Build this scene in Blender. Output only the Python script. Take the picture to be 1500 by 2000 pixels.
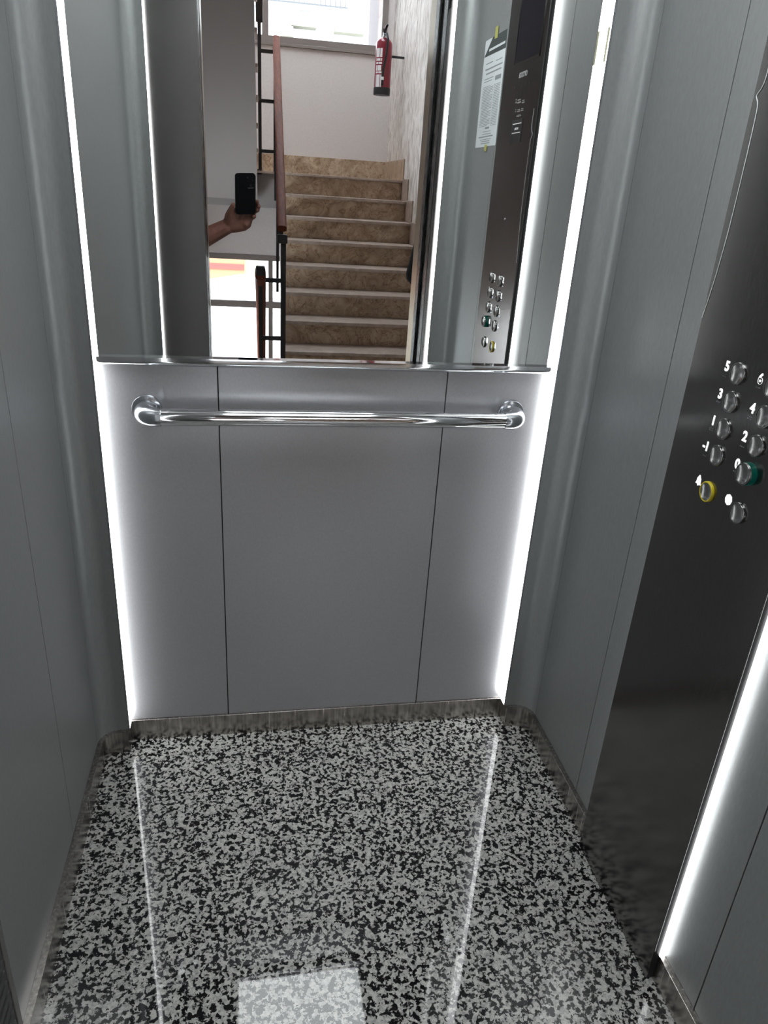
import bpy, bmesh, math, random
from mathutils import Vector, Matrix
random.seed(7)
S = bpy.context.scene
for o in list(bpy.data.objects): bpy.data.objects.remove(o)
COL = S.collection
V = Vector

# ------------------------------------------------------------------ camera
Rw = Matrix(((0.9837818, 0.0130319, -0.1788952),
             (-0.1686006, 0.4075570, -0.8974804),
             (0.0612141, 0.9130868, 0.4031444)))
cd = bpy.data.cameras.new('camera')
cam = bpy.data.objects.new('camera', cd); COL.objects.link(cam)
cam.matrix_world = Rw.to_4x4()
cd.sensor_fit = 'VERTICAL'; cd.sensor_height = 36.0
cd.lens = 1415.95 / 2000 * 36.0
cd.clip_start = 0.01; cd.clip_end = 200
S.camera = cam

# ------------------------------------------------------------------ world, sun, exposure
SKY_STRENGTH = 18.0
SUN_STRENGTH = 8.0
LED_STRENGTH = 9.5
CEIL_STRENGTH = 11.0
EXPOSURE = 0.0
w = bpy.data.worlds.new('sky'); S.world = w; w.use_nodes = True
bg = w.node_tree.nodes['Background']
bg.inputs[0].default_value = (0.80, 0.90, 1.0, 1); bg.inputs[1].default_value = SKY_STRENGTH
sd = bpy.data.lights.new('sun', 'SUN'); sd.energy = SUN_STRENGTH; sd.angle = 0.01; sd.color = (1, .95, .88)
sun = bpy.data.objects.new('sun', sd); COL.objects.link(sun)
sun.rotation_euler = V((0.35, -0.9, -0.8)).to_track_quat('-Z', 'Y').to_euler()
S.view_settings.view_transform = 'Standard'; S.view_settings.look = 'None'
S.view_settings.exposure = EXPOSURE; S.view_settings.gamma = 1.0
S.view_settings.use_curve_mapping = False
S.cycles.max_bounces = 14; S.cycles.diffuse_bounces = 5; S.cycles.glossy_bounces = 10
S.cycles.transmission_bounces = 6; S.cycles.caustics_reflective = False

# ------------------------------------------------------------------ dimensions (metres, eye at the origin)
F = -1.291            # cabin floor
CEIL = 0.85
XL, XR = -0.366, 0.7245
YB = 1.500            # mirror plane
YP = 1.506            # back panel
YC = 1.470            # face of the corner posts at the back
YF = 0.315            # face of the front return
YCF = 0.340
SL, SR = -0.302, 0.6565
R_ = 0.045
BH = 0.061            # baseboard height
DL, DR = -0.145, 0.645  # door opening
DTOP = 0.76

# ------------------------------------------------------------------ helpers
def mat(name, col=(.8, .8, .8), rough=.5, metal=0., spec=.5, emis=None, es=0., aniso=0., coat=0.):
    m = bpy.data.materials.new(name); m.use_nodes = True
    b = m.node_tree.nodes['Principled BSDF']
    b.inputs['Base Color'].default_value = (*col, 1)
    b.inputs['Roughness'].default_value = rough
    b.inputs['Metallic'].default_value = metal
    b.inputs['Specular IOR Level'].default_value = spec
    b.inputs['Coat Weight'].default_value = coat
    if emis:
        b.inputs['Emission Color'].default_value = (*emis, 1); b.inputs['Emission Strength'].default_value = es
    return m

def nodes(m):
    nt = m.node_tree
    return nt, nt.nodes['Principled BSDF'], nt.nodes.new, nt.links.new

def noise_mix(m, c1, c2, scale, lo=.4, hi=.6, detail=4, stretch=(1, 1, 1), dist=0., bump=0., bdist=.002, rough=None):
    nt, b, N, L = nodes(m)
    tc = N('ShaderNodeTexCoord'); mp = N('ShaderNodeMapping'); mp.inputs['Scale'].default_value = stretch
    n = N('ShaderNodeTexNoise'); n.inputs['Scale'].default_value = scale; n.inputs['Detail'].default_value = detail
    n.inputs['Distortion'].default_value = dist
    r = N('ShaderNodeValToRGB'); r.color_ramp.elements[0].position = lo; r.color_ramp.elements[1].position = hi
    r.color_ramp.elements[0].color = (*c1, 1); r.color_ramp.elements[1].color = (*c2, 1)
    L(tc.outputs['Object'], mp.inputs[0]); L(mp.outputs[0], n.inputs['Vector']); L(n.outputs['Fac'], r.inputs[0])
    L(r.outputs[0], b.inputs['Base Color'])
    if bump:
        bp = N('ShaderNodeBump'); bp.inputs['Strength'].default_value = bump; bp.inputs['Distance'].default_value = bdist
        L(n.outputs['Fac'], bp.inputs['Height']); L(bp.outputs[0], b.inputs['Normal'])
    if rough:
        mr = N('ShaderNodeMapRange'); mr.inputs['To Min'].default_value = rough[0]; mr.inputs['To Max'].default_value = rough[1]
        L(n.outputs['Fac'], mr.inputs[0]); L(mr.outputs[0], b.inputs['Roughness'])
    return m

class MB:
    def __init__(s): s.bm = bmesh.new()
    def box(s, a, b, bev=0.):
        x0, y0, z0 = [min(p, q) for p, q in zip(a, b)]; x1, y1, z1 = [max(p, q) for p, q in zip(a, b)]
        vs = [s.bm.verts.new(p) for p in ((x0, y0, z0), (x1, y0, z0), (x1, y1, z0), (x0, y1, z0), (x0, y0, z1), (x1, y0, z1), (x1, y1, z1), (x0, y1, z1))]
        fs = [s.bm.faces.new([vs[i] for i in q]) for q in ((0, 3, 2, 1), (4, 5, 6, 7), (0, 1, 5, 4), (1, 2, 6, 5), (2, 3, 7, 6), (3, 0, 4, 7))]
        if bev:
            es = list({e for f in fs for e in f.edges})
            bmesh.ops.bevel(s.bm, geom=es, offset=bev, segments=2, affect='EDGES', profile=.5)
        return s
    def poly(s, pts):
        s.bm.faces.new([s.bm.verts.new(p) for p in pts]); return s
    def prism(s, loop, d):
        """closed loop of 3-D points extruded by vector d"""
        a = [s.bm.verts.new(p) for p in loop]; b = [s.bm.verts.new(V(p) + V(d)) for p in loop]; n = len(a)
        s.bm.faces.new(a[::-1]); s.bm.faces.new(b)
        for i in range(n): s.bm.faces.new((a[i], a[(i + 1) % n], b[(i + 1) % n], b[i]))
        return s
    def tube(s, pts, r, seg=14, cap=True):
        pts = [V(p) for p in pts]; rings = []; n = len(pts)
        rs = r if isinstance(r, (list, tuple)) else [r] * n
        up = None
        for i, p in enumerate(pts):
            t = (pts[min(i + 1, n - 1)] - pts[max(i - 1, 0)]).normalized()
            if up is None:
                up = t.orthogonal().normalized()
            else:
                up = (up - t * up.dot(t)).normalized()
            sd_ = t.cross(up)
            rings.append([s.bm.verts.new(p + (up * math.cos(2 * math.pi * k / seg) + sd_ * math.sin(2 * math.pi * k / seg)) * rs[i]) for k in range(seg)])
        for A, B in zip(rings, rings[1:]):
            for k in range(seg): s.bm.faces.new((A[k], A[(k + 1) % seg], B[(k + 1) % seg], B[k]))
        if cap: s.bm.faces.new(rings[0][::-1]); s.bm.faces.new(rings[-1])
        return s
    def bar(s, a, b, wd, ht, up=(0, 0, 1)):
        a, b = V(a), V(b); t = (b - a).normalized(); sd_ = t.cross(V(up)).normalized(); u = sd_.cross(t)
        L = [a + sd_ * (i * wd / 2) + u * (j * ht / 2) for i, j in ((-1, -1), (1, -1), (1, 1), (-1, 1))]
        return s.prism(L, b - a)
    def lathe(s, prof, o=(0, 0, 0), axis=(0, 0, 1), seg=32):
        ax = V(axis).normalized(); e1 = ax.orthogonal().normalized(); e2 = ax.cross(e1); o = V(o); rings = []
        for r, h in prof:
            rings.append([s.bm.verts.new(o + ax * h + (e1 * math.cos(2 * math.pi * k / seg) + e2 * math.sin(2 * math.pi * k / seg)) * max(r, 1e-5)) for k in range(seg)])
        for A, B in zip(rings, rings[1:]):
            for k in range(seg): s.bm.faces.new((A[k], A[(k + 1) % seg], B[(k + 1) % seg], B[k]))
        s.bm.faces.new(rings[0][::-1]); s.bm.faces.new(rings[-1])
        return s
    def fn(s, f):
        for v in s.bm.verts: v.co = f(v.co)
        return s
    def build(s, name, m, parent=None, smooth=False, origin=None, angle=40):
        bmesh.ops.recalc_face_normals(s.bm, faces=s.bm.faces)
        me = bpy.data.meshes.new(name)
        if smooth:
            for f in s.bm.faces: f.smooth = True
            for e in s.bm.edges:
                if len(e.link_faces) == 2 and e.calc_face_angle(0) > math.radians(angle): e.smooth = False
        s.bm.to_mesh(me); s.bm.free()
        if m: me.materials.append(m)
        o = bpy.data.objects.new(name, me); COL.objects.link(o)
        if parent: o.parent = parent
        return o

def put(o, parent):
    """parent keeping world placement (things sit at their base point)"""
    o.parent = parent
    o.matrix_parent_inverse = parent_mw[parent.name].inverted()
    return o
parent_mw = {}
def thing(name, label, cat, loc=(0, 0, 0), group=None):
    o = bpy.data.objects.new(name, None); COL.objects.link(o); o.location = loc; o.empty_display_size = .05
    o['label'] = label; o['category'] = cat
    if group: o['group'] = group
    parent_mw[o.name] = Matrix.Translation(V(loc))
    return o
def tag(o, label, cat, group=None):
    o['label'] = label; o['category'] = cat
    if group: o['group'] = group
    return o
def struct(o): o['kind'] = 'structure'; return o
def part(mb, name, m, t, label=None, smooth=False, sub=None):
    o = mb.build(name, m, smooth=smooth)
    if sub is not None:
        o.parent = sub
    else: put(o, t)
    if label: o['label'] = label
    return o

def text_mesh(body, size, M, m, name, align='CENTER', extrude=.0004, offset=0., shear=0., sx=1.):
    c = bpy.data.curves.new(name, 'FONT'); c.body = body; c.size = size; c.align_x = align; c.align_y = 'CENTER'
    c.extrude = extrude; c.offset = offset; c.shear = shear
    o = bpy.data.objects.new(name + '_c', c); COL.objects.link(o)
    dg = bpy.context.evaluated_depsgraph_get(); dg.update()
    me = bpy.data.meshes.new_from_object(o.evaluated_get(dg)); bpy.data.objects.remove(o)
    me.transform(Matrix.Diagonal((sx, 1, 1, 1))); me.transform(M)
    me.materials.clear(); me.materials.append(m)
    r = bpy.data.objects.new(name, me); COL.objects.link(r)
    return r

# ------------------------------------------------------------------ materials
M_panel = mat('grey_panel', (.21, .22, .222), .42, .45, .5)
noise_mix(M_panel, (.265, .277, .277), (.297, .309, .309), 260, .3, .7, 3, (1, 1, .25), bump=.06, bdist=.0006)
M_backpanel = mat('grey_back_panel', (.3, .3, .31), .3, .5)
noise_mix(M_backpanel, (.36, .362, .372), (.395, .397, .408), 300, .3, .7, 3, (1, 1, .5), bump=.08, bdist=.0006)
M_seam = mat('seam_shadow_gap', (.02, .02, .02), .6)
M_brush = mat('brushed_steel_dark', (.30, .285, .275), .22, 1.0)
noise_mix(M_brush, (.165, .16, .157), (.185, .18, .176), 60, .3, .7, 6, (8, 8, .5), rough=(.22, .28))
M_base = mat('baseboard_steel', (.42, .40, .38), .16, 1.0)
noise_mix(M_base, (.24, .22, .207), (.50, .465, .435), 30, .3, .7, 6, (6, 6, .25), rough=(.14, .34))
M_cop = mat('control_panel_steel', (.24, .235, .23), .16, 1.0)
noise_mix(M_cop, (.165, .162, .158), (.20, .196, .192), 80, .3, .7, 5, (8, 8, .4), rough=(.13, .22))
M_chrome = mat('chrome', (.82, .83, .85), .06, 1.0)
M_btn = mat('button_steel', (.30, .30, .295), .22, 1.0)
M_satin = mat('satin_chrome', (.55, .57, .60), .18, 1.0)
M_mirror = mat('mirror_silver', (.86, .875, .865), 0.0, 1.0)
M_black = mat('black_plastic', (.009, .009, .010), .45)
M_blackmetal = mat('black_painted_steel', (.012, .011, .012), .4)
M_led = mat('led_diffuser', (.9, .9, .9), .5, emis=(.97, .985, 1.0), es=LED_STRENGTH)
M_led2 = mat('led_diffuser_column', (.9, .9, .9), .5, emis=(.97, .985, 1.0), es=LED_STRENGTH * .5)
M_ceilled = mat('ceiling_light_diffuser', (.9, .9, .9), .5, emis=(.95, .98, 1.0), es=CEIL_STRENGTH)
M_white = mat('white_print', (.85, .85, .85), .5)
M_grey = mat('pale_grey_print', (.42, .42, .42), .5)
M_whitelit = mat('backlit_number', (.9, .9, .9), .5, emis=(1, 1, 1), es=.9)
M_grn = mat('green_lit_ring', (.0, .05, .035), .3, emis=(0., .16, .12), es=.12)
M_yel = mat('yellow_ring', (.62, .5, .02), .3)
M_ceil = mat('white_ceiling', (.7, .7, .7), .6)
M_jamb = mat('door_jamb_steel', (.26, .26, .265), .25, 1.0)
noise_mix(M_jamb, (.055, .054, .054), (.085, .084, .083), 50, .3, .7, 4, (6, 6, .3), rough=(.2, .34))
M_jambl = mat('door_frame_steel_light', (.42, .34, .23), .30, 1.0)
M_wall = mat('painted_wall', (.62, .58, .56), .8)
noise_mix(M_wall, (.61, .555, .53), (.67, .615, .59), 90, .3, .7, 5, bump=.25, bdist=.004)
M_rough = mat('rough_plaster_wall', (.66, .62, .585), .85)
noise_mix(M_rough, (.50, .44, .40), (.78, .73, .69), 20, .36, .56, 5, (1, 1, .4), dist=.6, bump=1., bdist=.03)
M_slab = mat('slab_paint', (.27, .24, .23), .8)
M_marble = mat('beige_marble', (.4, .3, .2), .3)
def marble():
    nt, b, N, L = nodes(M_marble)
    tc = N('ShaderNodeTexCoord')
    n1 = N('ShaderNodeTexNoise'); n1.inputs['Scale'].default_value = 9; n1.inputs['Detail'].default_value = 8; n1.inputs['Distortion'].default_value = 1.2
    r1 = N('ShaderNodeValToRGB')
    e = r1.color_ramp.elements; e[0].position = .3; e[0].color = (.30, .20, .125, 1); e[1].position = .68; e[1].color = (.56, .43, .31, 1)
    n2 = N('ShaderNodeTexNoise'); n2.inputs['Scale'].default_value = 6; n2.inputs['Detail'].default_value = 6; n2.inputs['Distortion'].default_value = 2.5
    r2 = N('ShaderNodeValToRGB')
    e = r2.color_ramp.elements; e[0].position = .475; e[0].color = (1, 1, 1, 1); e[1].position = .5; e[1].color = (.45, .3, .2, 1)
    x = r2.color_ramp.elements.new(.525); x.color = (1, 1, 1, 1)
    mx = N('ShaderNodeMixRGB'); mx.blend_type = 'MULTIPLY'; mx.inputs[0].default_value = .8
    L(tc.outputs['Object'], n1.inputs['Vector']); L(tc.outputs['Object'], n2.inputs['Vector'])
    L(n1.outputs['Fac'], r1.inputs[0]); L(n2.outputs['Fac'], r2.inputs[0])
    L(r1.outputs[0], mx.inputs[1]); L(r2.outputs[0], mx.inputs[2]); L(mx.outputs[0], b.inputs['Base Color'])
marble()
M_tread = mat('tread_marble', (.5, .4, .33), .28)
noise_mix(M_tread, (.37, .29, .24), (.49, .40, .34), 14, .35, .65, 6, dist=1.)
M_wood = mat('varnished_wood', (.2, .06, .025), .65, 0, .2)
noise_mix(M_wood, (.10, .024, .012), (.17, .045, .022), 18, .3, .7, 5, (3, .5, .5), dist=1.)
M_frame = mat('window_frame_paint', (.21, .175, .155), .6)
M_red = mat('extinguisher_red', (.22, .003, .018), .3, coat=.3)
M_skin = mat('skin', (.36, .17, .115), .55)
noise_mix(M_skin, (.17, .07, .05), (.23, .10, .07), 60, .3, .7, 4, bump=.1, bdist=.001)
M_shirt = mat('dark_blue_cloth', (.02, .03, .05), .9)
M_shirtb = mat('black_cloth', (.006, .006, .008), .9)
M_trous = mat('grey_cloth', (.05, .05, .055), .9)
M_hair = mat('dark_hair', (.02, .014, .01), .6)
M_shoe = mat('shoe_leather', (.02, .02, .02), .4)
M_phone = mat('phone_case_black', (.003, .003, .004), .6, 0, .15)
M_lens = mat('lens_glass', (.01, .01, .015), .05)
M_paper = mat('white_paper', (.62, .66, .67), .7)
M_ink = mat('dark_grey_print', (.05, .06, .06), .7)
M_ink2 = mat('grey_print', (.25, .27, .28), .7)
M_tape = mat('yellow_tape', (.42, .42, .12), .5)
M_tape2 = mat('pale_tape', (.6, .6, .42), .5)
M_facade = mat('white_render_facade', (.42, .41, .40), .9)
M_balc = mat('balcony_grille', (.02, .022, .025), .6)
M_awn = mat('awning_cloth', (.09, .085, .06), .8)
M_orange = mat('orange_facade', (.16, .07, .035), .9)
M_redaw = mat('red_awning', (.12, .02, .015), .9)
M_cream = mat('cream_facade', (.16, .15, .09), .9)
M_ground = mat('street_pale', (.5, .5, .48), .9)
M_dkgl = mat('dark_window', (.03, .04, .05), .1)
def brick():
    m = mat('pink_brick', (.6, .3, .25), .9); nt, b, N, L = nodes(m)
    tc = N('ShaderNodeTexCoord'); mp = N('ShaderNodeMapping'); mp.inputs['Rotation'].default_value = (math.pi / 2, 0, math.pi / 2)
    t = N('ShaderNodeTexBrick'); t.inputs['Scale'].default_value = 1; t.inputs['Brick Width'].default_value = .24; t.inputs['Row Height'].default_value = .065
    t.inputs['Mortar Size'].default_value = .008
    t.inputs['Color1'].default_value = (.10, .06, .05, 1); t.inputs['Color2'].default_value = (.12, .075, .06, 1); t.inputs['Mortar'].default_value = (.04, .03, .03, 1)
    L(tc.outputs['Object'], mp.inputs[0]); L(mp.outputs[0], t.inputs['Vector']); L(t.outputs['Color'], b.inputs['Base Color'])
    return m
M_brick = brick()
def glass():
    m = bpy.data.materials.new('window_glass'); m.use_nodes = True; nt = m.node_tree; nt.nodes.clear()
    N = nt.nodes.new; L = nt.links.new
    o = N('ShaderNodeOutputMaterial'); t = N('ShaderNodeBsdfTransparent'); g = N('ShaderNodeBsdfGlossy'); g.inputs['Roughness'].default_value = .02
    f = N('ShaderNodeFresnel'); f.inputs[0].default_value = 1.45; mx = N('ShaderNodeMixShader')
    L(f.outputs[0], mx.inputs[0]); L(t.outputs[0], mx.inputs[1]); L(g.outputs[0], mx.inputs[2]); L(mx.outputs[0], o.inputs[0])
    return m
M_glass = glass()
def granite():
    m = mat('polished_granite', (.5, .5, .5), .025, 0, .42); nt, b, N, L = nodes(m)
    tc = N('ShaderNodeTexCoord')
    def nz(sc, det, dis, off):
        mp = N('ShaderNodeMapping'); mp.inputs['Location'].default_value = off
        n = N('ShaderNodeTexNoise'); n.inputs['Scale'].default_value = sc; n.inputs['Detail'].default_value = det
        n.inputs['Distortion'].default_value = dis; n.inputs['Roughness'].default_value = .6
        L(tc.outputs['Object'], mp.inputs[0]); L(mp.outputs[0], n.inputs['Vector']); return n
    n1 = nz(118, 5, .35, (0, 0, 0)); r1 = N('ShaderNodeValToRGB'); e = r1.color_ramp.elements
    e[0].position = .462; e[0].color = (.009, .009, .010, 1); e[1].position = .506; e[1].color = (.60, .60, .57, 1)
    x = e.new(.483); x.color = (.05, .05, .05, 1)
    n2 = nz(160, 3, .2, (3, 1, 2)); r2 = N('ShaderNodeValToRGB'); e = r2.color_ramp.elements
    e[0].position = .36; e[0].color = (.6, .6, .61, 1); e[1].position = .6; e[1].color = (1.05, 1.05, 1.03, 1)
    mx = N('ShaderNodeMixRGB'); mx.blend_type = 'MULTIPLY'; mx.inputs[0].default_value = 1
    L(n1.outputs['Fac'], r1.inputs[0]); L(n2.outputs['Fac'], r2.inputs[0]); L(r1.outputs[0], mx.inputs[1]); L(r2.outputs[0], mx.inputs[2])
    L(mx.outputs[0], b.inputs['Base Color'])
    return m
M_granite = granite()
M_terr = mat('landing_tile', (.4, .33, .27), .3)

# ================================================================== CABIN SHELL
struct(MB().box((XL - .05, YF - .06, F - .03), (XR + .05, YP + .06, F)).build('floor', M_granite))
struct(MB().box((XL - .05, YF - .0, CEIL), (XR + .05, YP + .06, CEIL + .04)).build('ceiling', M_ceil))

def panels_y(name, x, out, ys, z0, z1):
    """a side wall made of sheets with thin open joints at ys"""
    g = .0012; mb = MB()
    for a, b in zip(ys, ys[1:]): mb.box((x, a + g, z0), (x + out, b - g, z1), .0006)
    o = struct(mb.build(name, M_panel)); b = MB().box((x + out * .3, ys[0] + .002, z0), (x + out * 1.4, ys[-1] - .002, z1)).build('backing', M_seam); b.parent = o
    return o
zb = F + BH
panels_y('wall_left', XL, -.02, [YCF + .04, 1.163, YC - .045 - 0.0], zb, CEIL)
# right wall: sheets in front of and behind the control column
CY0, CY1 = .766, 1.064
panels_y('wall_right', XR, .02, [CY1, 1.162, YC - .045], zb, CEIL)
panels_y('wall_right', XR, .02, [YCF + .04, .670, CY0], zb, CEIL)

# back wall panels (three sheets) below the mirror, full height behind it
mb = MB(); g = .0012
xs = [SL, -.066, .4205, SR]
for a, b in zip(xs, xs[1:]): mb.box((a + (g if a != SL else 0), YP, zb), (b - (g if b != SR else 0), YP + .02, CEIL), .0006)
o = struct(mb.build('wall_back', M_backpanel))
b = MB().box((SL, YP + .006, zb), (SR, YP + .03, CEIL)).build('backing', M_seam); b.parent = o

# corner posts: rounded, standing proud of the recessed panels
def corner_loop(side, front, inset=0.):
    """x,y outline: step edge -> rounded inner corner -> side wall plane"""
    sx = SL if side < 0 else SR; wx = XL if side < 0 else XR
    yc = YCF if front else YC; dirn = 1 if front else -1
    i = inset; r = R_ - i
    wx2 = wx - side * i; yc2 = yc + dirn * i
    pts = [(sx, yc2)]
    cx, cy = wx2 - side * r, yc2 + dirn * r
    for k in range(13):
        a = math.pi / 2 * k / 12
        pts.append((cx + side * r * math.sin(a), cy - dirn * r * math.cos(a)))
    return pts
def corner_post(side, front, n):
    lp = corner_loop(side, front); wx = XL if side < 0 else XR
    yb = YF - .04 if front else YP + .02
    sx = SL if side < 0 else SR
    loop = lp + [(wx + side * .02, lp[-1][1]), (wx + side * .02, yb), (sx, yb)]
    o = struct(MB().prism([(x, y, zb) for x, y in loop], (0, 0, CEIL - zb)).build('trim_%d' % n, M_panel, smooth=True, angle=50))
    # steel skirting following the rounding
    lp2 = corner_loop(side, front, .0115)
    loop = lp2 + [(wx + side * .02, lp2[-1][1]), (wx + side * .02, yb), (sx, yb)]
    struct(MB().prism([(x, y, F) for x, y in loop], (0, 0, BH)).build('baseboard_corner', M_base, smooth=True, angle=50))
corner_post(-1, False, 1); corner_post(1, False, 2); corner_post(-1, True, 3); corner_post(1, True, 4)

# straight skirtings
struct(MB().box((SL, YB - .0, F), (SR, YP + .02, zb), .0008).build('baseboard_back', M_base))
yl = YC - .045
struct(MB().box((XL - .02, YCF + .045, F), (XL + .0115, yl - .0, zb), .0008).build('baseboard_left', M_base))
struct(MB().box((XR + .02, CY1, F), (XR - .0115, yl, zb), .0008).build('baseboard_right', M_base))
struct(MB().box((XR + .02, YCF + .045, F), (XR - .0115, CY0, zb), .0008).build('baseboard_right', M_base))

# front return panels and header (face the mirror)
struct(MB().box((SL, YF, F), (DL, YF - .006, CEIL), .0006).build('wall_front', M_brush))
struct(MB().box((SR, YF, F), (DR, YF - .006, CEIL), .0006).build('wall_front', M_brush))
struct(MB().box((DL, YF, DTOP), (DR, YF - .05, CEIL), .0006).build('wall_front', M_brush))

# LED strips on the step faces of the corner posts and of the control column
def led(box, label, frame=None, m=None):
    c = [(p + q) / 2 for p, q in zip(box[0], box[1])]
    t = thing('light_strip', label, 'light strip', (c[0], c[1], zb), 'vertical light strips in the cabin')
    part(MB().box(*box), 'diffuser', m or M_led, t)
    if frame: part(MB().box(*frame), 'profile', M_satin, t)
    return t
zt = CEIL - .001
led(((SL, YC + .002, zb), (SL + .0025, YP - .003, zt)), 'white light strip on the left edge of the mirror and back panel', ((SL - .0002, YC - .0008, zb), (SL + .0028, YC + .002, zt)))
led(((SR, YC + .002, zb), (SR - .0025, YP - .003, zt)), 'white light strip on the right edge of the mirror and back panel', ((SR + .0002, YC - .0008, zb), (SR - .0028, YC + .002, zt)))
led(((SL, YCF - .002, zb), (SL + .0025, YF + .0015, zt)), 'light strip beside the dark steel front panel, seen in the left of the mirror')
led(((SR, YCF - .002, zb), (SR - .0025, YF + .0015, zt)), 'light strip beside the door edge, seen in the mirror left of the taped notice')
led(((XR - .0115, CY1 + .0002, zb), (XR - .0008, CY1 + .003, zt)), 'light strip on the back edge of the button panel, seen in the mirror', m=M_led2)
led(((XR - .0115, CY0 - .0002, zb), (XR - .0008, CY0 - .003, zt)), 'light strip on the near edge of the button panel, lower right', m=M_led2)
# small patch of yellow tape on the right strip is a thing of its own
tp = tag(MB().box((SR - .003, YC + .004, .245), (SR - .0045, YC + .012, .30), .0005).build('tape_piece', M_tape2), 'pale yellow tape stuck on the right light strip of the mirror', 'tape')

# ceiling light
t = thing('ceiling_light', 'square white ceiling light reflected in the granite floor', 'ceiling light', (.19, .85, CEIL))
part(MB().box((-.09, .55, CEIL), (.47, 1.18, CEIL - .006)), 'diffuser', M_ceilled, t)
part(MB().box((-.10, .54, CEIL), (-.09, 1.19, CEIL - .010)).box((.47, .54, CEIL), (.48, 1.19, CEIL - .010)).box((-.09, .54, CEIL), (.47, .55, CEIL - .010)).box((-.09, 1.18, CEIL), (.47, 1.19, CEIL - .010)), 'frame', M_satin, t)

# ================================================================== MIRROR
MZ = -.335
t = thing('mirror', 'large frameless mirror above the handrail with a chrome bottom trim', 'mirror', (.18, YB, MZ))
part(MB().box((SL + .003, YB, MZ + .006), (SR - .003, YP - .0005, CEIL - .002)), 'glass', M_mirror, t)
mb = MB(); pf = []
for k in range(9):
    a = math.pi / 2 * k / 8
    pf.append((YP - .016 * math.sin(a) - .0, MZ + .006 - .015 + .015 * (1 - math.cos(a)) * 1.0))
# rounded chrome trim, profile in y,z
zz = MZ
loop = [(YP - .0004, zz - .012)] + [(YP - .0004 - .018 * math.sin(math.pi * k / 16 * .5 * 1.0), zz - .012 * math.cos(math.pi * k / 16 * .5) - 0) for k in range(1, 17)] + [(YP - .0184, zz + .0075), (YP - .0004, zz + .0075)]
part(MB().prism([(SL + .003, y, z) for y, z in loop], (SR - SL - .006, 0, 0)), 'trim', M_chrome, t, 'chrome trim along the bottom edge', smooth=True)

# ================================================================== HANDRAIL
RZ = -.437; RY = 1.448
t = thing('handrail', 'polished chrome handrail on the back panel below the mirror', 'handrail', (.18, YP, RZ))
part(MB().tube([(-.178, RY, RZ), (.542, RY, RZ)], .0165, 32), 'rail', M_chrome, t, smooth=True)
for s, x0 in ((-1, -.178), (1, .542)):
    mb = MB(); pts = [(x0 - s * .002, RY, RZ), (x0 + s * .006, RY, RZ)]
    for k in range(1, 11):
        a = math.pi / 2 * k / 10
        pts.append((x0 + s * (.006 + .026 * math.sin(a)), RY + .030 * (1 - math.cos(a)), RZ))
    pts.append((x0 + s * .032, YP - .004, RZ))
    n = len(pts); rs = [.0185] * (n - 1) + [.021]
    rs = [.0185 + .004 * (i / (n - 1)) for i in range(n)]
    mb.tube(pts, rs, 32)
    be = part(mb, 'end_bracket', M_satin, t, smooth=True)
    part(MB().lathe([(.031, 0), (.031, .003), (.029, .006), (.022, .008)], (x0 + s * .032, YP, RZ), (0, -1, 0), 40), 'flange', M_satin, t, smooth=True, sub=be)

# ================================================================== BUTTON PANEL
CX = .700
t = thing('control_panel', 'tall dark steel elevator button panel on the right wall', 'control panel', (XR, (CY0 + CY1) / 2, F))
cop = t
part(MB().box((CX, CY0, F + .001), (CX + .003, CY1, CEIL - .001), .0008), 'face_plate', M_cop, t)
part(MB().box((CX + .003, CY0 + .0002, F + .001), (XR + .02, CY1 - .0002, CEIL - .001)), 'housing', M_blackmetal, t, 'black housing edge')
sc = part(MB().box((CX - .001, .852, .328), (CX + .001, 1.032, .60), .002), 'screen', M_lens, t, 'dark glossy display')
part(MB().box((CX - .002, .848, .324), (CX + .0005, .852, .604)).box((CX - .002, 1.032, .324), (CX + .0005, 1.036, .604)).box((CX - .002, .852, .324), (CX + .0005, 1.032, .328)).box((CX - .002, .852, .60), (CX + .0005, 1.032, .604)), 'bezel', M_cop, t, sub=sc)
TX = Matrix(((0, 0, -1, 0), (-1, 0, 0, 0), (0, 1, 0, 0), (0, 0, 0, 1)))
def txt(body, y, z, size, m, name, x=CX - .0004, **k):
    return text_mesh(body, size, Matrix.Translation((x, y, z)) @ TX, m, name, **k)
put(txt('orona', .9305, .300, .026, M_grey, 'logo', offset=.0001), t)
for i in range(8):
    yy, zz2 = (.877 + .0272 * i, .273) if i < 5 else (.904 + .0275 * (i - 5), .2545)
    part(MB().lathe([(.0032, 0), (.0032, .0006)], (CX - .0006, yy, zz2), (1, 0, 0), 10), 'speaker_hole', M_black, t)
M_etch = mat('etched_symbol', (.36, .35, .34), .5, .6)
mb = MB()
for (yy, zz2, hw, hh) in ((.957, .233, .010, .007), (.925, .236, .013, .009), (.900, .238, .004, .010), (.957, .215, .009, .006), (.930, .215, .011, .006), (.905, .216, .004, .007), (.935, .203, .018, .004)):
    mb.box((CX - .0006, yy - hw, zz2 - hh * .3), (CX, yy + hw, zz2 + hh * .1)); mb.box((CX - .0006, yy - hw, zz2 + hh * .4), (CX, yy + hw * .7, zz2 + hh * .7))
part(mb, 'capacity_symbols', M_etch, t)
st = part(MB().box((CX - .0008, .888, .140), (CX, .971, .196)), 'sticker', M_black, t, 'black service sticker')
mb = MB().box((CX - .0011, .896, .1845), (CX - .0007, .963, .1865)).box((CX - .0011, .896, .163), (CX - .0007, .961, .165))
part(mb, 'sticker_print', M_white, t, sub=st)
lo = txt('orona', .930, .1745, .012, M_white, 'sticker_logo', x=CX - .0009); lo.parent = st
for (yy, zz2) in ((.921, -.048),):
    part(MB().lathe([(.0035, 0), (.003, .0014), (.001, .0016)], (CX, yy, zz2), (-1, 0, 0), 12), 'screw', M_chrome, t, smooth=True)

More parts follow.
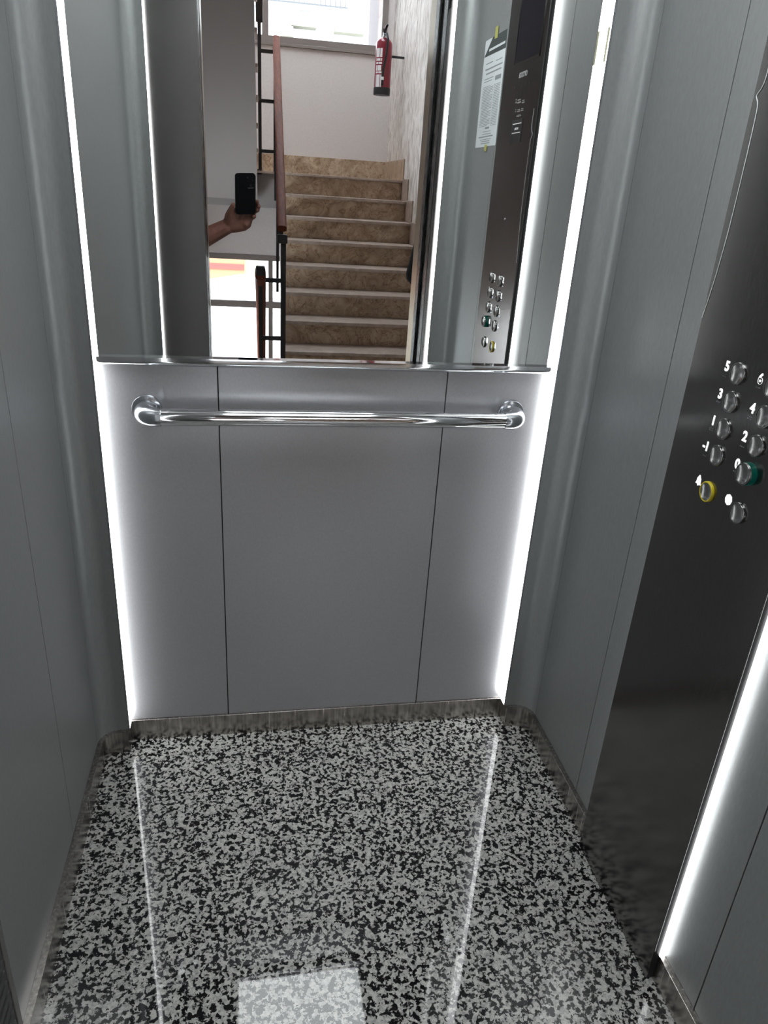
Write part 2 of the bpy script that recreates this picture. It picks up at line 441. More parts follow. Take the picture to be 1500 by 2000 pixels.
def button(y, z, num, ring=None, proud=.0035):
    bt = part(MB().lathe([(.0163, 0), (.0163, proud), (.0157, proud + .0010), (.0142, proud + .0010), (.0142, 0)], (CX, y, z), (-1, 0, 0), 36), 'button', M_yel if ring is M_yel else M_btn, cop, smooth=True,
              label={M_grn: 'button with a green lit ring', M_yel: 'yellow ringed alarm button'}.get(ring))
    if ring is M_grn: part(MB().lathe([(.0168, 0), (.0168, proud * .8), (.0150, proud * .8), (.0150, 0)], (CX, y, z), (-1, 0, 0), 36), 'lit_ring', M_grn, cop, smooth=True, sub=bt)
    part(MB().lathe([(.0139, 0), (.0139, proud + .0002), (.0110, proud - .0009), (.006, proud - .0018), (.0005, proud - .0021)], (CX, y, z), (-1, 0, 0), 36), 'button_cap', M_btn, cop, smooth=True, sub=bt, )
    if num:
        n = txt(num, y + .030 + (.003 if len(num) > 1 else 0), z + .0035, .0205, M_whitelit, 'number', offset=.0006, sx=.95)
        put(n, cop)
        mb = MB()
        for i in range(3):
            for j in range(2):
                if (i * 3 + j * 5 + len(num) * 7 + ord(num[-1])) % 3: mb.lathe([(.0009, 0), (.0007, .0006)], (CX, y + .0345 - i * .0035, z - .0085 - j * .003), (-1, 0, 0), 8)
        part(mb, 'braille_dots', M_satin, cop)
rows = [-.210, -.252, -.294, -.336]
for zc, a, b in zip(rows, ('5', '3', '1', '-1'), ('6', '4', '2', '0')):
    button(.942, zc, a); button(.864, zc, b, ring=M_grn if b == '0' else None, proud=.011 if b == '0' else .0035)
button(.943, -.396, None, ring=M_yel); button(.864, -.397, None)
# bell and door symbols
def sym(pts, y, z, s, name):
    put_ = MB().prism([(CX - .0007, y - a * s, z + b_ * s) for a, b_ in pts], (.0007, 0, 0))
    part(put_, name, M_whitelit, cop)
bell = [(-.5, -.45), (-.12, -.45), (-.1, -.6), (.1, -.6), (.12, -.45), (.5, -.45), (.36, -.2), (.33, .2), (.15, .42), (.06, .6), (-.06, .6), (-.15, .42), (-.33, .2), (-.36, -.2)]
sym(bell, .943 + .028, -.388, .0145, 'bell_symbol')
hexa = [(.55 * math.cos(math.radians(a)), .6 * math.sin(math.radians(a))) for a in range(0, 360, 45)]
sym(hexa, .864 + .028, -.388, .0145, 'door_symbol')

fp = [(1.0450, .212), (1.0435, .180), (1.0463, .165), (1.0535, .1575), (1.0570, .1535), (1.0495, .1455), (1.0473, .136), (1.0464, .107), (1.0461, .081), (1.0462, .028), (1.0475, -.028), (1.0515, -.079), (1.0565, -.115), (1.0625, -.15)]  # path of a reflection on the plate, modelled as a thin white strip
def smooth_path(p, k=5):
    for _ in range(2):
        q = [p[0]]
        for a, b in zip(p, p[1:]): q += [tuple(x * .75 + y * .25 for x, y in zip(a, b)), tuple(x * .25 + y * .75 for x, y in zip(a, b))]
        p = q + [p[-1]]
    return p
part(MB().tube([(CX - .0006, a, b) for a, b in smooth_path(fp)], .0006, 8), 'reflection_line', M_white, cop, 'bright curved reflection modelled as a white line on the plate', smooth=True)
# taped notice on the front sheet of the right wall
PX = XR - .0012
t = thing('notice_sheet', 'white printed notice taped to the grey panel beside the button panel', 'notice', (XR, .575, .15))
part(MB().box((PX, .472, .147), (PX + .0004, .682, .440)), 'paper', M_paper, t)
part(MB().prism([(PX - .0004, a, b_) for a, b_ in ((.474, .3965), (.545, .440), (.681, .440), (.681, .394))], (.0004, 0, 0)), 'header_band', M_ink, t)
mb = MB().box((PX - .0007, .52, .4065), (PX - .0003, .672, .4125)); part(mb, 'header_line', M_paper, t)
mb = MB()
def ln(y0, y1, z, h=.0016): mb.box((PX - .0004, y0, z), (PX, y1, z + h))
ln(.50, .57, .374, .002); ln(.60, .66, .372, .002); ln(.50, .665, .358, .0035); ln(.51, .66, .346, .0035)
ln(.61, .665, .322, .011); ln(.50, .59, .333); ln(.50, .58, .326)
for i in range(26): ln(.495, .60 if i % 5 else .57, .312 - i * .0043, .0013); ln(.61, .665, .310 - i * .0043, .0013)
ln(.56, .60, .196, .005); ln(.54, .62, .188); ln(.535, .625, .181); ln(.50, .645, .1735, .003)
ln(.515, .63, .1665); ln(.53, .62, .161, .002); ln(.53, .62, .1555, .002)
part(mb, 'print', M_ink2, t)
part(MB().box((PX - .001, .565, .432), (PX - .0004, .592, .462)), 'tape', M_tape, t)
part(MB().box((PX - .001, .575, .134), (PX - .0004, .600, .152)), 'tape', M_tape, t)

# ================================================================== DOORWAY
M_ribs = mat('dark_ribbed_plastic', (.012, .012, .011), .45)
def door_light_curtain(x, s, label):
    t = thing('door_sensor_strip', label, 'door sensor', (x, .285, F), 'door safety sensor strips')
    part(MB().box((x, .268, F + .02), (x + s * .012, .3085, .55)), 'housing', M_black, t)
    mb = MB(); z = F + .06
    while z < -.33:
        mb.box((x - s * .0012, .284, z), (x + s * .001, .306, z + .0045)); z += .009
    part(mb, 'ribs', M_ribs, t)
door_light_curtain(DL - .0005, -1, 'ribbed black sensor strip on the left door edge, bottom left corner')
door_light_curtain(DR + .0005, 1, 'ribbed sensor strip on the right door edge, seen in the mirror')
# car door leaves (slid open), shaft gap, landing door frame
for s, x in ((-1, DL), (1, DR)):
    nm = 'door_1' if s < 0 else 'door_2'
    d = struct(MB().box((x + s * .0125, .3085, F), (x + s * .06, .262, CEIL), .0005).box((x, .2615, F), (x + s * .06, .215, DTOP + .05), .001).build(nm, M_jamb))
    d = struct(MB().box((x + s * .012, .195, F), (x + s * .05, .15, DTOP + .05), .001).build('door_3' if s < 0 else 'door_4', M_jamb))
    struct(MB().box((x + s * .002, .135, F), (x + s * .05, .085, DTOP + .02), .001).build('trim_5' if s < 0 else 'trim_6', M_jamb))
    struct(MB().box((x + s * .004, .0845, F), (x + s * .06, -.012, DTOP + .02), .001).build('trim_7' if s < 0 else 'trim_8', M_jambl))
struct(MB().box((DL - .05, .30, DTOP), (DR + .05, .085, DTOP + .06)).build('trim_9', M_jamb))
struct(MB().box((DL - .06, .084, DTOP - .01), (DR + .06, -.012, DTOP + .06)).build('trim_10', M_jambl))
struct(MB().box((DL - .02, YF - .06, F - .03), (DR + .02, -.012, F - .002)).build('trim_11', M_jamb))   # sills

# ================================================================== STAIR HALL (u to the right, v away behind the viewer, z up)
ca, sa = math.cos(.018), math.sin(.018)
def H(p):
    u, v, z = p; du, dv = u - .2, v - 5.4
    return V((.2 + du * ca + dv * sa, 3.0 - (5.4 + dv * ca - du * sa), z))
def HB(): return MB()
def hbuild(mb, name, m, t=None, sub=None, smooth=False, kind=None, label=None):
    mb.fn(lambda c: H(c))
    if t is not None: return part(mb, name, m, t, label, smooth, sub)
    o = mb.build(name, m, smooth=smooth)
    if kind: o['kind'] = kind
    return o
UL, UR, VB = -1.15, 1.41, 8.55
V0, TR, RI = 5.43, .2852, .1748
ZL = F + 8 * RI + .0     # half landing height  (~.107)
# floors and slabs
hbuild(HB().box((UL, 3.0, F - .2), (UR + .1, V0 + .02, F - .001)), 'floor', M_terr, kind='structure')
hbuild(HB().box((UL, V0 + 7 * TR, ZL - .31), (UR, VB, ZL - .02)), 'floor', M_slab, kind='structure')   # half-landing slab
hbuild(HB().box((UL, V0 + 7 * TR - .035, ZL - .02), (UR, VB, ZL), .003), 'floor', M_tread, kind='structure')
hbuild(HB().box((UL, V0 + 7 * TR, F - 7 * RI - .2), (UR, VB, F - 7 * RI)), 'floor', M_tread, kind='structure')  # lower half landing
hbuild(HB().box((UL - .1, 3.0, -3.3), (UR + .1, VB, -3.2)), 'floor', M_terr, kind='structure')
hbuild(HB().box((UL, 3.0, F + 16 * RI - .22), (UR + .1, V0 - .33, F + 16 * RI)), 'ceiling', M_slab, kind='structure')
hbuild(HB().box((UL - .2, 2.9, 4.0), (UR + .3, 5.3, 4.1)).box((UL - .2, 5.3, 4.0), (0, VB + .2, 4.1)).box((UR - .05, 5.3, 4.0), (UR + .3, VB + .2, 4.1)).box((0, 8.4, 4.0), (UR - .05, VB + .2, 4.1)).box((0, 5.3, 4.0), (UR - .05, 6.5, 4.1)), 'ceiling', M_ceil, kind='structure')   # roof; unseen opening over the stairwell added to brighten the hall
# walls
hbuild(HB().box((UR, 3.0, -3.2), (UR + .15, VB + .15, 4.0)), 'wall_right', M_rough, kind='structure')
hbuild(HB().box((UL - .15, 3.0, -3.2), (UL, 5.5, 4.0)).box((UL - .15, 6.8, -3.2), (UL, VB + .15, 4.0)).box((UL - .15, 5.5, -.9), (UL, 6.8, 4.0)).box((UL - .15, 5.5, -3.2), (UL, 6.8, -2.1)), 'wall_left', M_wall, kind='structure')  # unseen gap in this wall, added to let daylight onto the lower stairwell
W1 = (-1.0, 1.345, 1.29, 2.75)    # u0,u1,z0,z1
W2 = (-.66, 1.20, -2.15, -.72)
def wall_back():
    mb = HB(); a, b = VB, VB + .15
    us = [(UL, -1.0), (-1.0, 1.345), (1.345, UR)]
    mb.box((UL, a, -3.2), (-1.0, b, 4.0)); mb.box((1.345, a, -.72), (UR, b, 4.0)); mb.box((-1.0, a, W1[3]), (1.345, b, 4.0))
    mb.box((-1.0, a, W2[3]), (1.345, b, W1[2])); mb.box((-1.0, a, W2[2]), (W2[0], b, W2[3])); mb.box((-1.0, a, -3.2), (1.2, b, W2[2])); mb.box((1.2, a, -3.2), (UR, b, -.72))
    return hbuild(mb, 'wall_back', M_wall, kind='structure')
wall_back()
# landing-side wall around the lift door
mb = MB()
mb.box((-1.6, .08, -3.3), (DL - .061, -.006, 4.0)); mb.box((DR + .061, .08, -3.3), (2.0, -.006, 4.0)); mb.box((DL - .061, .08, -3.3), (DR + .061, -.006, F - .03)); mb.box((DL - .061, .08, DTOP + .06), (DR + .061, -.006, 4.0))
struct(mb.build('wall_front', M_wall))

def window(n, W, cols, rows, lab):
    u0, u1, z0, z1 = W; fw = .055; a, b = VB - .012, VB + .05
    fr = HB()
    fr.box((u0, a, z0), (u1, b, z0 + fw)); fr.box((u0, a, z1 - fw), (u1, b, z1)); fr.box((u0, a, z0 + fw), (u0 + fw, b, z1 - fw)); fr.box((u1 - fw, a, z0 + fw), (u1, b, z1 - fw))
    for c0, c1 in cols: fr.box((c0, a + .001, z0 + fw), (c1, b - .001, z1 - fw))
    for r0, r1 in rows: fr.box((u0 + fw, a + .002, r0), (u1 - fw, b - .002, r1))
    f = hbuild(fr, 'window_%d' % n, M_frame, kind='structure')
    g = hbuild(HB().box((u0 + fw, VB + .02, z0 + fw), (u1 - fw, VB + .026, z1 - fw)), 'pane', M_glass); g.parent = f
    return f
window(1, W1, [(.10, .163)], [], '')
window(2, W2, [(.155, .205), (.75, .8)], [(-1.285, -1.215)], '')
# inner sill under the upper window
hbuild(HB().box((-1.0, VB - .02, 1.262), (1.36, VB, 1.29), .003), 'trim_12', M_frame, kind='structure')

# ---- marble skirtings
sk = HB(); sk.box((UL, VB - .012, ZL), (UR, VB, ZL + .185), .002); sk.box((UR - .012, V0 + 7 * TR - .03, ZL), (UR, VB - .012, ZL + .185), .002)
hbuild(sk, 'baseboard_back', M_marble, kind='structure')
sk = HB()
for n in range(7):
    v0 = V0 + n * TR - .03; z = F + (n + 1) * RI
    sk.box((UR - .012, v0, z - RI + .0), (UR, v0 + TR, z + .185), .0015)
hbuild(sk, 'baseboard_right', M_tread, kind='structure')

# ---- staircases
def stairs(label, u0, u1, vstart, dv, z0, n, last=False):
    t = thing('staircase', label, 'staircase', H(((u0 + u1) / 2, vstart, z0)), None)
    for k in range(n):
        zt_ = z0 + (k + 1) * RI; va = vstart + k * dv; vb_ = va + dv; s = 1 if dv > 0 else -1
        tr = hbuild(HB().box((u0 - .0, va - s * .028, zt_ - .026), (u1 + (.015 if s < 0 else 0), vb_ - s * .001, zt_), .004), 'tread', M_tread, t)
        hbuild(HB().box((u0, va, zt_ - RI + .0005), (u1 - (0 if s > 0 else .01), va + s * .018, zt_ - .0265)), 'riser', M_marble, t)
    if last: hbuild(HB().box((u0, vstart + n * dv - .012, z0 + n * RI + .0005), (u1, vstart + n * dv - .0005, z0 + (n + 1) * RI - .0215)), 'riser', M_marble, t)
    # inclined slab
    s = 1 if dv > 0 else -1
    th = .20
    loop = []
    for k in range(n):
        va = vstart + k * dv; zt_ = z0 + (k + 1) * RI
        loop += [(va + s * .0185, zt_ - RI - (.027 if k else .0)), (va + s * .0185, zt_ - .027)]
    loop += [(vstart + n * dv, z0 + n * RI - .027), (vstart + n * dv, z0 + n * RI - .027 - th - .05), (vstart + s * .0185, z0 - th - .05)]
    hbuild(HB().prism([(u0 + .002, v, z) for v, z in loop], (u1 - u0 - .004, 0, 0)), 'slab', M_slab, t)
    return t
stairs('beige marble stair flight going up from the landing to the window, seen in the mirror', .245, UR - .013, V0, TR, F, 7, True)
stairs('upper stair flight seen from below as a pale sloping underside in the mirror', UL + .002, .052, V0 + 7 * TR - .022, -TR, ZL, 8)
stairs('lower stair flight going down behind the dark banister', UL + .002, .052, V0 + 6.99 * TR, -TR, F - 7 * RI, 6)

# ---- banisters
def banister(label, loc): return thing('banister', label, 'banister', H(loc), 'banisters of the stairwell')
def railbox(mb, a, b, w_=.062, h_=.045):
    # rounded wooden rail
    a, b = V(a), V(b); t_ = (b - a).normalized(); sdv = t_.cross(V((0, 0, 1))).normalized(); u = sdv.cross(t_)
    L = []
    for k in range(16):
        an = 2 * math.pi * k / 16; cx = math.cos(an); cy = math.sin(an)
        L.append(a + sdv * (w_ / 2 * math.copysign(abs(cx) ** .6, cx)) + u * (h_ / 2 * math.copysign(abs(cy) ** .6, cy)))
    return mb.prism(L, b - a)
t = banister('banister with a long reddish wooden rail rising beside the marble steps', (.225, 5.2, F))
hbuild(railbox(HB(), (.222, 5.15, -.262), (.222, 7.50, 1.165)), 'wooden_rail', M_wood, t, smooth=True)
hbuild(HB().box((.19, 5.125, -.352), (.258, 5.175, -.298), .006), 'end_cap', M_blackmetal, t)
hbuild(HB().box((.215, 5.18, F), (.25, 5.215, -.30)), 'post', M_blackmetal, t)
hbuild(HB().bar((.217, 5.17, -.315), (.217, 7.48, 1.115), .03, .012), 'under_rail', M_blackmetal, t)
for v, zb_, ze in ((6.0, -.775, .22), (7.03, -.13, .83), (7.45, ZL - .02, 1.10)):
    hbuild(HB().box((.198, v, zb_), (.220, v + .022, ze)), 'post', M_blackmetal, t)
t = banister('black landing railing with three crossbars under the upper rail', (.10, 7.44, ZL))
hbuild(HB().box((.062, 7.42, ZL - .02), (.092, 7.45, 1.45)), 'post', M_blackmetal, t)
hbuild(HB().box((.040, 7.40, ZL - .03), (.092, 7.47, ZL + .012)), 'foot', M_blackmetal, t)
for z in (.272, .672, 1.05): hbuild(HB().box((.092, 7.425, z - .014), (.199, 7.445, z + .014)), 'crossbar', M_blackmetal, t)
hbuild(railbox(HB(), (.078, 7.46, 1.275), (.078, 5.2, 2.70)), 'upper_rail', M_blackmetal, t, smooth=True)
t = banister('dark banister descending in front of the bright lower window', (.08, 5.2, F))
hbuild(railbox(HB(), (.080, 5.13, -.545), (.080, 7.4, -1.98), .072, .10), 'wooden_rail', M_wood, t, smooth=True)
hbuild(HB().box((.066, 5.18, F), (.094, 5.21, -.60)), 'post', M_blackmetal, t)
for z in (-.595, -.985): hbuild(HB().box((.094, 5.185, z - .014), (.216, 5.205, z + .014)), 'crossbar', M_blackmetal, t)
hbuild(HB().box((.05, 5.12, -.600), (.11, 5.17, -.50), .008), 'end_cap', M_blackmetal, t)

# ---- fire extinguisher
eu, ev, ez = 1.215, 7.80, .835
t = thing('fire_extinguisher', 'red fire extinguisher hanging in the stair corner by the window', 'fire extinguisher', H((eu, ev, ez)))
def hl(prof, o, axis=(0, 0, 1), seg=32): return HB().lathe(prof, o, axis, seg)
hbuild(hl([(.078, .0), (.079, .012), (.079, .055), (.076, .06)], (eu, ev, ez)), 'base_ring', M_black, t, smooth=True)
hbuild(hl([(.070, .055), (.076, .062), (.076, .40), (.072, .425), (.055, .447), (.030, .458), (.022, .462)], (eu, ev, ez)), 'cylinder', M_red, t, smooth=True)
vl = hbuild(hl([(.020, .460), (.022, .472), (.016, .476), (.016, .500), (.010, .512)], (eu, ev, ez)), 'valve', M_satin, t, smooth=True)
hbuild(HB().bar((eu, ev, ez + .505), (eu - .02, ev - .085, ez + .515), .022, .008), 'lever', M_black, t, sub=vl)
hbuild(HB().bar((eu, ev, ez + .515), (eu + .01, ev - .075, ez + .555), .022, .008), 'lever', M_black, t, sub=vl)
hbuild(HB().tube([(eu, ev - .01, ez + .49), (eu + .01, ev - .06, ez + .487), (eu + .02, ev - .095, ez + .44), (eu + .012, ev - .095, ez + .32), (eu - .01, ev - .092, ez + .2), (eu - .012, ev - .09, ez + .12), (eu - .012, ev - .09, ez + .07)], .011, 10), 'hose', M_black, t, smooth=True)
hbuild(HB().tube([(eu - .012, ev - .09, ez + .14), (eu - .012, ev - .09, ez + .115)], .013, 10), 'hose_clip', M_white, t, smooth=True)
lb = HB()
for za, zb2 in ((.37, .30), (.29, .27), (.26, .245), (.235, .19), (.185, .17), (.16, .06)):
    for k in range(6):
        a0 = math.radians(205 + k * 8); a1 = math.radians(205 + k * 8 + (8 if (k + int(za * 100)) % 4 else 4))
        r = .0765
        lb.poly([(eu + r * math.cos(a0), ev + r * math.sin(a0), ez + zb2), (eu + r * math.cos(a1), ev + r * math.sin(a1), ez + zb2), (eu + r * math.cos(a1), ev + r * math.sin(a1), ez + za), (eu + r * math.cos(a0), ev + r * math.sin(a0), ez + za)])
hbuild(lb, 'label', M_white, t, label='white printed instruction label')
hbuild(HB().box((eu + .06, ev - .01, ez + .31), (UR - .0005, ev + .01, ez + .328), .002), 'wall_bracket', M_black, t)

# ================================================================== OUTSIDE
def bbuild(mb, name, m, t, **k): return hbuild(mb, name, m, t, **k)
t = thing('apartment_building', 'sunlit white apartment building with a balcony grille outside the upper window', 'building', H((1.5, 22, -9)))
bbuild(HB().box((-9, 22, -9), (4.2, 30, 12)), 'wall', M_facade, t)
mb = HB(); mb.box((-6, 21.86, 4.17), (2.25, 21.9, 4.21))
k = -6.
while k < 2.25: mb.box((k, 21.86, 4.21), (k + .022, 21.88, 5.1)); k += .13
mb.box((-6, 21.86, 5.1), (2.25, 21.9, 5.15)); bbuild(mb, 'balcony_grille', M_balc, t)
bbuild(HB().box((-6, 21.84, 4.04), (2.4, 22, 4.165)), 'balcony_slab', M_facade, t)
for (u, z, w_, h_) in ((1.15, 3.66, .62, .20), (2.30, 3.62, .75, .12), (.72, 3.42, .32, .22), (1.22, 3.10, .36, .07)):
    bbuild(HB().box((u - w_ / 2, 21.6, z), (u + w_ / 2, 22, z + h_)), 'awning', M_awn, t)
bbuild(HB().prism([(-4.0, 21.5, -3.0), (-.42, 21.5, -2.32), (-.42, 21.5, -1.7), (-4.0, 21.5, -1.7)], (0, .5, 0)), 'awning', M_orange, t, label='orange awning')
bbuild(HB().box((-4.0, 21.46, -2.22), (-.42, 21.5, -2.08)), 'awning', M_redaw, t, label='red stripe of the orange awning')
bbuild(HB().box((-.42, 21.6, -2.40), (.0, 22, -1.7)), 'awning', M_cream, t, label='cream awning')
hbuild(HB().box((1.41, VB + .16, -3.2), (2.4, 10.6, 5)), 'wall_outside', M_brick, kind='structure')
struct(MB().box((-40, -60, -9.3), (40, -5.9, -9)).build('ground', M_ground))

# ================================================================== PEOPLE AND PHONE
CR, CU, CF = Rw.col[0], Rw.col[1], -Rw.col[2]
def PP(a, b, c): return CR * a + CU * b + CF * c
t = thing('smartphone', 'black smartphone held up in a hand, seen in the mirror', 'smartphone', PP(-.008, -.05, -.012))
def phone_box(a0, a1, b0, b1, c0, c1, r, nseg=6):
    lp = []
    for (cx, cy, a_) in ((a1 - r, b1 - r, 0), (a0 + r, b1 - r, 90), (a0 + r, b0 + r, 180), (a1 - r, b0 + r, 270)):
        for k in range(nseg + 1):
            an = math.radians(a_ + 90 * k / nseg); lp.append((cx + r * math.cos(an), cy + r * math.sin(an)))
    return MB().prism([PP(x, y, c0) for x, y in lp], CF * (c1 - c0))
part(phone_box(-.0455, .0305, -.124, .0300, -.0135, -.0055, .011), 'case', M_phone, t)
part(phone_box(-.0430, .0280, -.1215, .0275, -.0142, -.0135, .009), 'screen', M_lens, t)
cb = part(phone_box(-.004, .0255, -.026, .0255, -.0056, -.0035, .008), 'camera_bump', M_phone, t)
M_flash = mat('camera_flash', (.5, .5, .45), .3)
for (a, b, r) in ((.011, -.012, .0065), (.0185, .008, .0035)):
    part(MB().lathe([(r, 0), (r * .9, .0015)], PP(a, b, -.0036), CF, 20), 'lens', M_lens, t, sub=cb)
part(MB().lathe([(.0012, 0), (.001, .0006)], PP(-.0005, .017, -.0038), CF, 10), 'flash', M_flash, t, sub=cb)
part(phone_box(.000, .022, -.0225, -.0205, -.0037, -.0028, .0009), 'lens_rim', M_satin, t, sub=cb)

class Blob:
    """tapered capsules fused by a voxel remesh into one continuous skin"""
    def __init__(s): s.bm = bmesh.new()
    def ball(s, p, r, sc=(1, 1, 1)):
        M = Matrix.Translation(V(p)) @ Matrix.Diagonal((*sc, 1)); bmesh.ops.create_icosphere(s.bm, subdivisions=3, radius=r, matrix=M); return s
    def cap(s, a, b, ra, rb):
        a, b = V(a), V(b); d = b - a; n = max(2, int(d.length / (min(ra, rb) * .35)) + 1)
        for i in range(n + 1):
            f = i / n; bmesh.ops.create_icosphere(s.bm, subdivisions=2, radius=ra + (rb - ra) * f, matrix=Matrix.Translation(a + d * f))
        return s
    def chain(s, *pr):
        for (a, ra), (b, rb) in zip(pr, pr[1:]): s.cap(a, b, ra, rb)
        return s
    def build(s, name, m, vox=.006, it=6, t=None, lab=None):
        me = bpy.data.meshes.new(name); s.bm.to_mesh(me); s.bm.free()
        o = bpy.data.objects.new(name, me); COL.objects.link(o)
        r = o.modifiers.new('r', 'REMESH'); r.mode = 'VOXEL'; r.voxel_size = vox; r.use_smooth_shade = True
        k = o.modifiers.new('s', 'SMOOTH'); k.factor = .5; k.iterations = it
        dg = bpy.context.evaluated_depsgraph_get(); dg.update()
        me2 = bpy.data.meshes.new_from_object(o.evaluated_get(dg)); o.modifiers.clear(); o.data = me2; bpy.data.meshes.remove(me)
        me2.materials.clear(); me2.materials.append(m)
        for p in me2.polygons: p.use_smooth = True
        if t: put(o, t)
        if lab: o['label'] = lab
        return o

def hand_free(B, wr_, dr, side):
    """relaxed hand hanging from wrist wr_, pointing along dr; side = thumb direction"""
    dr = V(dr).normalized(); sd_ = V(side).normalized(); nn = dr.cross(sd_)
    wr_ = V(wr_)
    for k, (o_, L_) in enumerate(((-.030, .062), (-.010, .072), (.010, .078), (.030, .070))):
        kn = wr_ + dr * .085 + sd_ * o_; B.chain((wr_ + sd_ * o_ * .5, .018), (kn, .013))
        p1 = kn + dr * L_ * .5 + nn * .008; p2 = kn + dr * L_ * .9 + nn * .022
        B.chain((kn, .0095), (p1, .0088), (p2, .0075))
    B.chain((wr_ + dr * .02 + sd_ * .02, .015), (wr_ + dr * .05 + sd_ * .05, .012), (wr_ + dr * .085 + sd_ * .058, .0095))

def head(B, hc, face, up=(0, 0, 1)):
    f = V(face).normalized(); u = V(up); sdv = f.cross(u).normalized()
    for k in range(5): B.ball(hc + f * (.012 * k - .02) + u * (.03 - .012 * k), .082 - .003 * k, (.92, .92, 1.1))
    B.ball(hc - u * .06 + f * .03, .055); B.ball(hc - u * .088 + f * .055, .026)
    B.chain((hc + f * .092 + u * .012, .008), (hc + f * .112 - u * .018, .013))
    B.ball(hc + f * .087 - u * .045 + sdv * .010, .012); B.ball(hc + f * .087 - u * .045 - sdv * .010, .012)
    for s in (-1, 1):
        B.ball(hc + sdv * s * .079 - f * .01 - u * .005, .020, (.7, .9, 1.4)); B.ball(hc + f * .075 + u * .028 + sdv * s * .03, .018)

def person(label, loc, hip, sh_c, across, face, rs, re, rw, ls, le, lw, hc, sleeve, cloth, right_hand):
    """rs/re/rw right shoulder, elbow, wrist; ls/le/lw left"""
    t = thing('person', label, 'person', loc)
    ax = V(across).normalized(); f = V(face).normalized(); up = V((0, 0, 1)); hip = V(hip); sh_c = V(sh_c); hc = V(hc)
    B = Blob()
    head(B, hc, f)
    B.chain((hc - up * .05 - f * .015, .055), (sh_c + up * .03, .058))
    for s in (-1, 1):
        B.chain((sh_c - up * .03 + ax * s * .05, .075), (hip + up * .20 + ax * s * .05, .085), (hip + ax * s * .06, .10))
        kn = hip + ax * s * .10 + f * .03; kn.z = F + .47; an = hip + ax * s * .11; an.z = F + .09
        B.chain((hip + ax * s * .085 - up * .03, .085), (kn, .055), (kn - up * .12 - f * .01, .055), (an, .038), (an + f * .05 - up * .035, .036), (an + f * .15 - up * .055, .028))
    B.chain((V(rs), .052), (V(re), .040), (V(re) + (V(rw) - V(re)) * .3, .044), (V(rw), .030))
    B.chain((V(ls), .052), (V(le), .040), (V(le) + (V(lw) - V(le)) * .3, .042), (V(lw), .028))
    B.chain((sh_c, .06), (V(rs), .055)); B.chain((sh_c, .06), (V(ls), .055))
    right_hand(B)
    hand_free(B, V(lw), (V(lw) - V(le)), f)
    body = B.build('body', M_skin, .0042, 5, t)
    # clothing
    C = Blob()
    C.chain((V(rs), .062), (V(rs) + (V(re) - V(rs)) * sleeve, .056)); C.chain((V(ls), .062), (V(ls) + (V(le) - V(ls)) * sleeve, .056))
    if sleeve >= 1: C.chain((V(re), .056), (V(rw), .042)); C.chain((V(le), .056), (V(lw), .042))
    C.chain((sh_c, .07), (V(rs), .063)); C.chain((sh_c, .07), (V(ls), .063))
    for s in (-1, 1): C.chain((sh_c - up * .03 + ax * s * .05, .086), (hip + up * .20 + ax * s * .05, .098), (hip - up * .02 + ax * s * .06, .112))
    C.build('shirt', cloth, .010, 4, t)
    C = Blob()
    for s in (-1, 1):
        kn = hip + ax * s * .10 + f * .03; kn.z = F + .47; an = hip + ax * s * .11; an.z = F + .09
        C.chain((hip + ax * s * .065, .112), (hip + ax * s * .088 - up * .05, .096), (kn, .070), (an, .055))
    C.build('trousers', M_trous, .010, 4, t)
    C = Blob()
    for s in (-1, 1):
        an = hip + ax * s * .11; an.z = F + .07
        C.chain((an - up * .02 - f * .02, .046), (an + f * .07 - up * .030, .042), (an + f * .18 - up * .036, .034))
    sh = C.build('shoes', M_shoe, .008, 3, t)
    C = Blob()
    for k in range(5): C.ball(hc - f * (.022 - .004 * k) + up * (.040 + .008 * k), .088 - .004 * k, (.95, .95, 1.02))
    C.build('hair', M_hair, .007, 3, t)
    for s in (-1, 1):
        sdv = f.cross(up).normalized()
        part(MB().lathe([(.001, -.011), (.008, -.008), (.011, 0), (.008, .008), (.001, .011)], hc + f * .089 + up * .022 + sdv * s * .032, f, 14), 'eye', M_white, t, smooth=True)
    return t

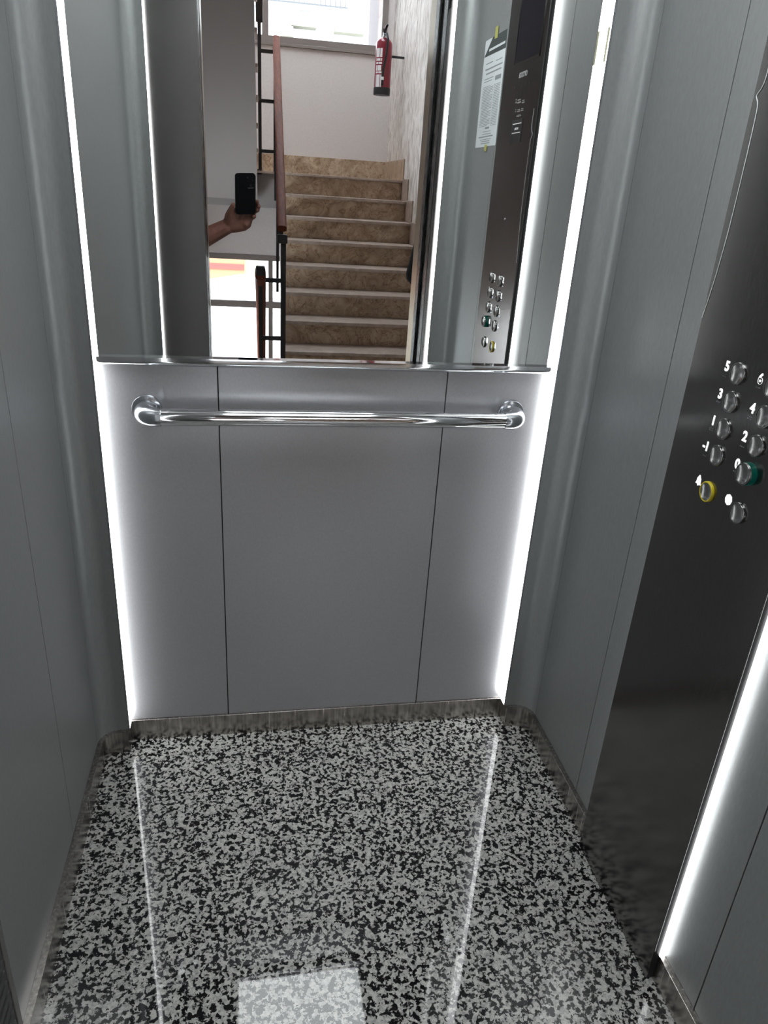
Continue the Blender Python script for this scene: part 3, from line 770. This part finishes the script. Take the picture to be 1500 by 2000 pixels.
def grip(B):
    """right hand closed on the lower half of the phone: palm behind it, thumb on the left edge, fingers round the right edge"""
    W = PP(-.074, -.187, -.036)
    # palm
    for (a, b) in ((-.040, -.128), (-.018, -.128), (.002, -.132), (.014, -.142)):
        B.chain((W + (PP(a, b, -.034) - W) * .15, .026), (PP(a * .9 - .012, b - .035, -.036), .021), (PP(a, b, -.034), .0165))
    B.chain((PP(-.05, -.185, -.034), .026), (PP(-.012, -.182, -.032), .022)); B.ball(PP(-.004, -.170, -.030), .022)
    # thenar and thumb along the left edge
    B.chain((PP(-.066, -.170, -.034), .024), (PP(-.066, -.140, -.026), .0185), (PP(-.063, -.116, -.018), .0125), (PP(-.054, -.090, -.010), .0095), (PP(-.0535, -.086, -.009), .009))
    # fingers
    def fin(k, j1, j2, tip, r): B.chain((PP(*k), r * 1.25), (PP(*j1), r * 1.08), (PP(*j2), r), (PP(*tip), r * .85))
    fin((-.020, -.110, -.033), (.016, -.086, -.030), (.034, -.080, -.018), (.0375, -.073, -.004), .0088)
    fin((.000, -.120, -.034), (.030, -.104, -.030), (.045, -.098, -.016), (.0435, -.092, -.003), .0092)
    fin((.006, -.130, -.034), (.030, -.124, -.028), (.041, -.113, -.016), (.0385, -.108, -.004), .0088)
    fin((.010, -.146, -.034), (.026, -.146, -.024), (.029, -.136, -.012), (.021, -.131, -.001), .0080)
rw = PP(-.078, -.189, -.036); re = V((-.315, -.115, -.285)); rs = V((-.42, -.30, .015))
person('person holding up a black phone, only forearm and hand visible in the mirror', (-.60, -.36, F),
       (-.60, -.37, F + .86), (-.59, -.33, .055), (1, .15, 0), (.25, .97, 0), rs, re, rw, (-.76, -.36, .01), (-.82, -.40, -.27), (-.80, -.32, -.50), (-.57, -.29, .225), .5, M_shirt, grip)
def pocket(B): hand_free(B, (.93, -.42, -.47), (.35, .05, -.93), (.2, 1, 0))
person('person in black beside the right door jamb, only an elbow visible in the mirror', (1.06, -.52, F),
       (1.06, -.52, F + .88), (1.04, -.53, .07), (1, -.1, 0), (.0, 1, 0), (1.19, -.54, .02), (1.27, -.60, -.26), (1.24, -.50, -.50), (.87, -.53, .02), (.780, -.50, -.345), (.93, -.42, -.47), (1.04, -.50, .24), 1.0, M_shirtb,
       lambda B: hand_free(B, (1.24, -.50, -.50), (-.1, .1, -.95), (-.2, 1, 0)))
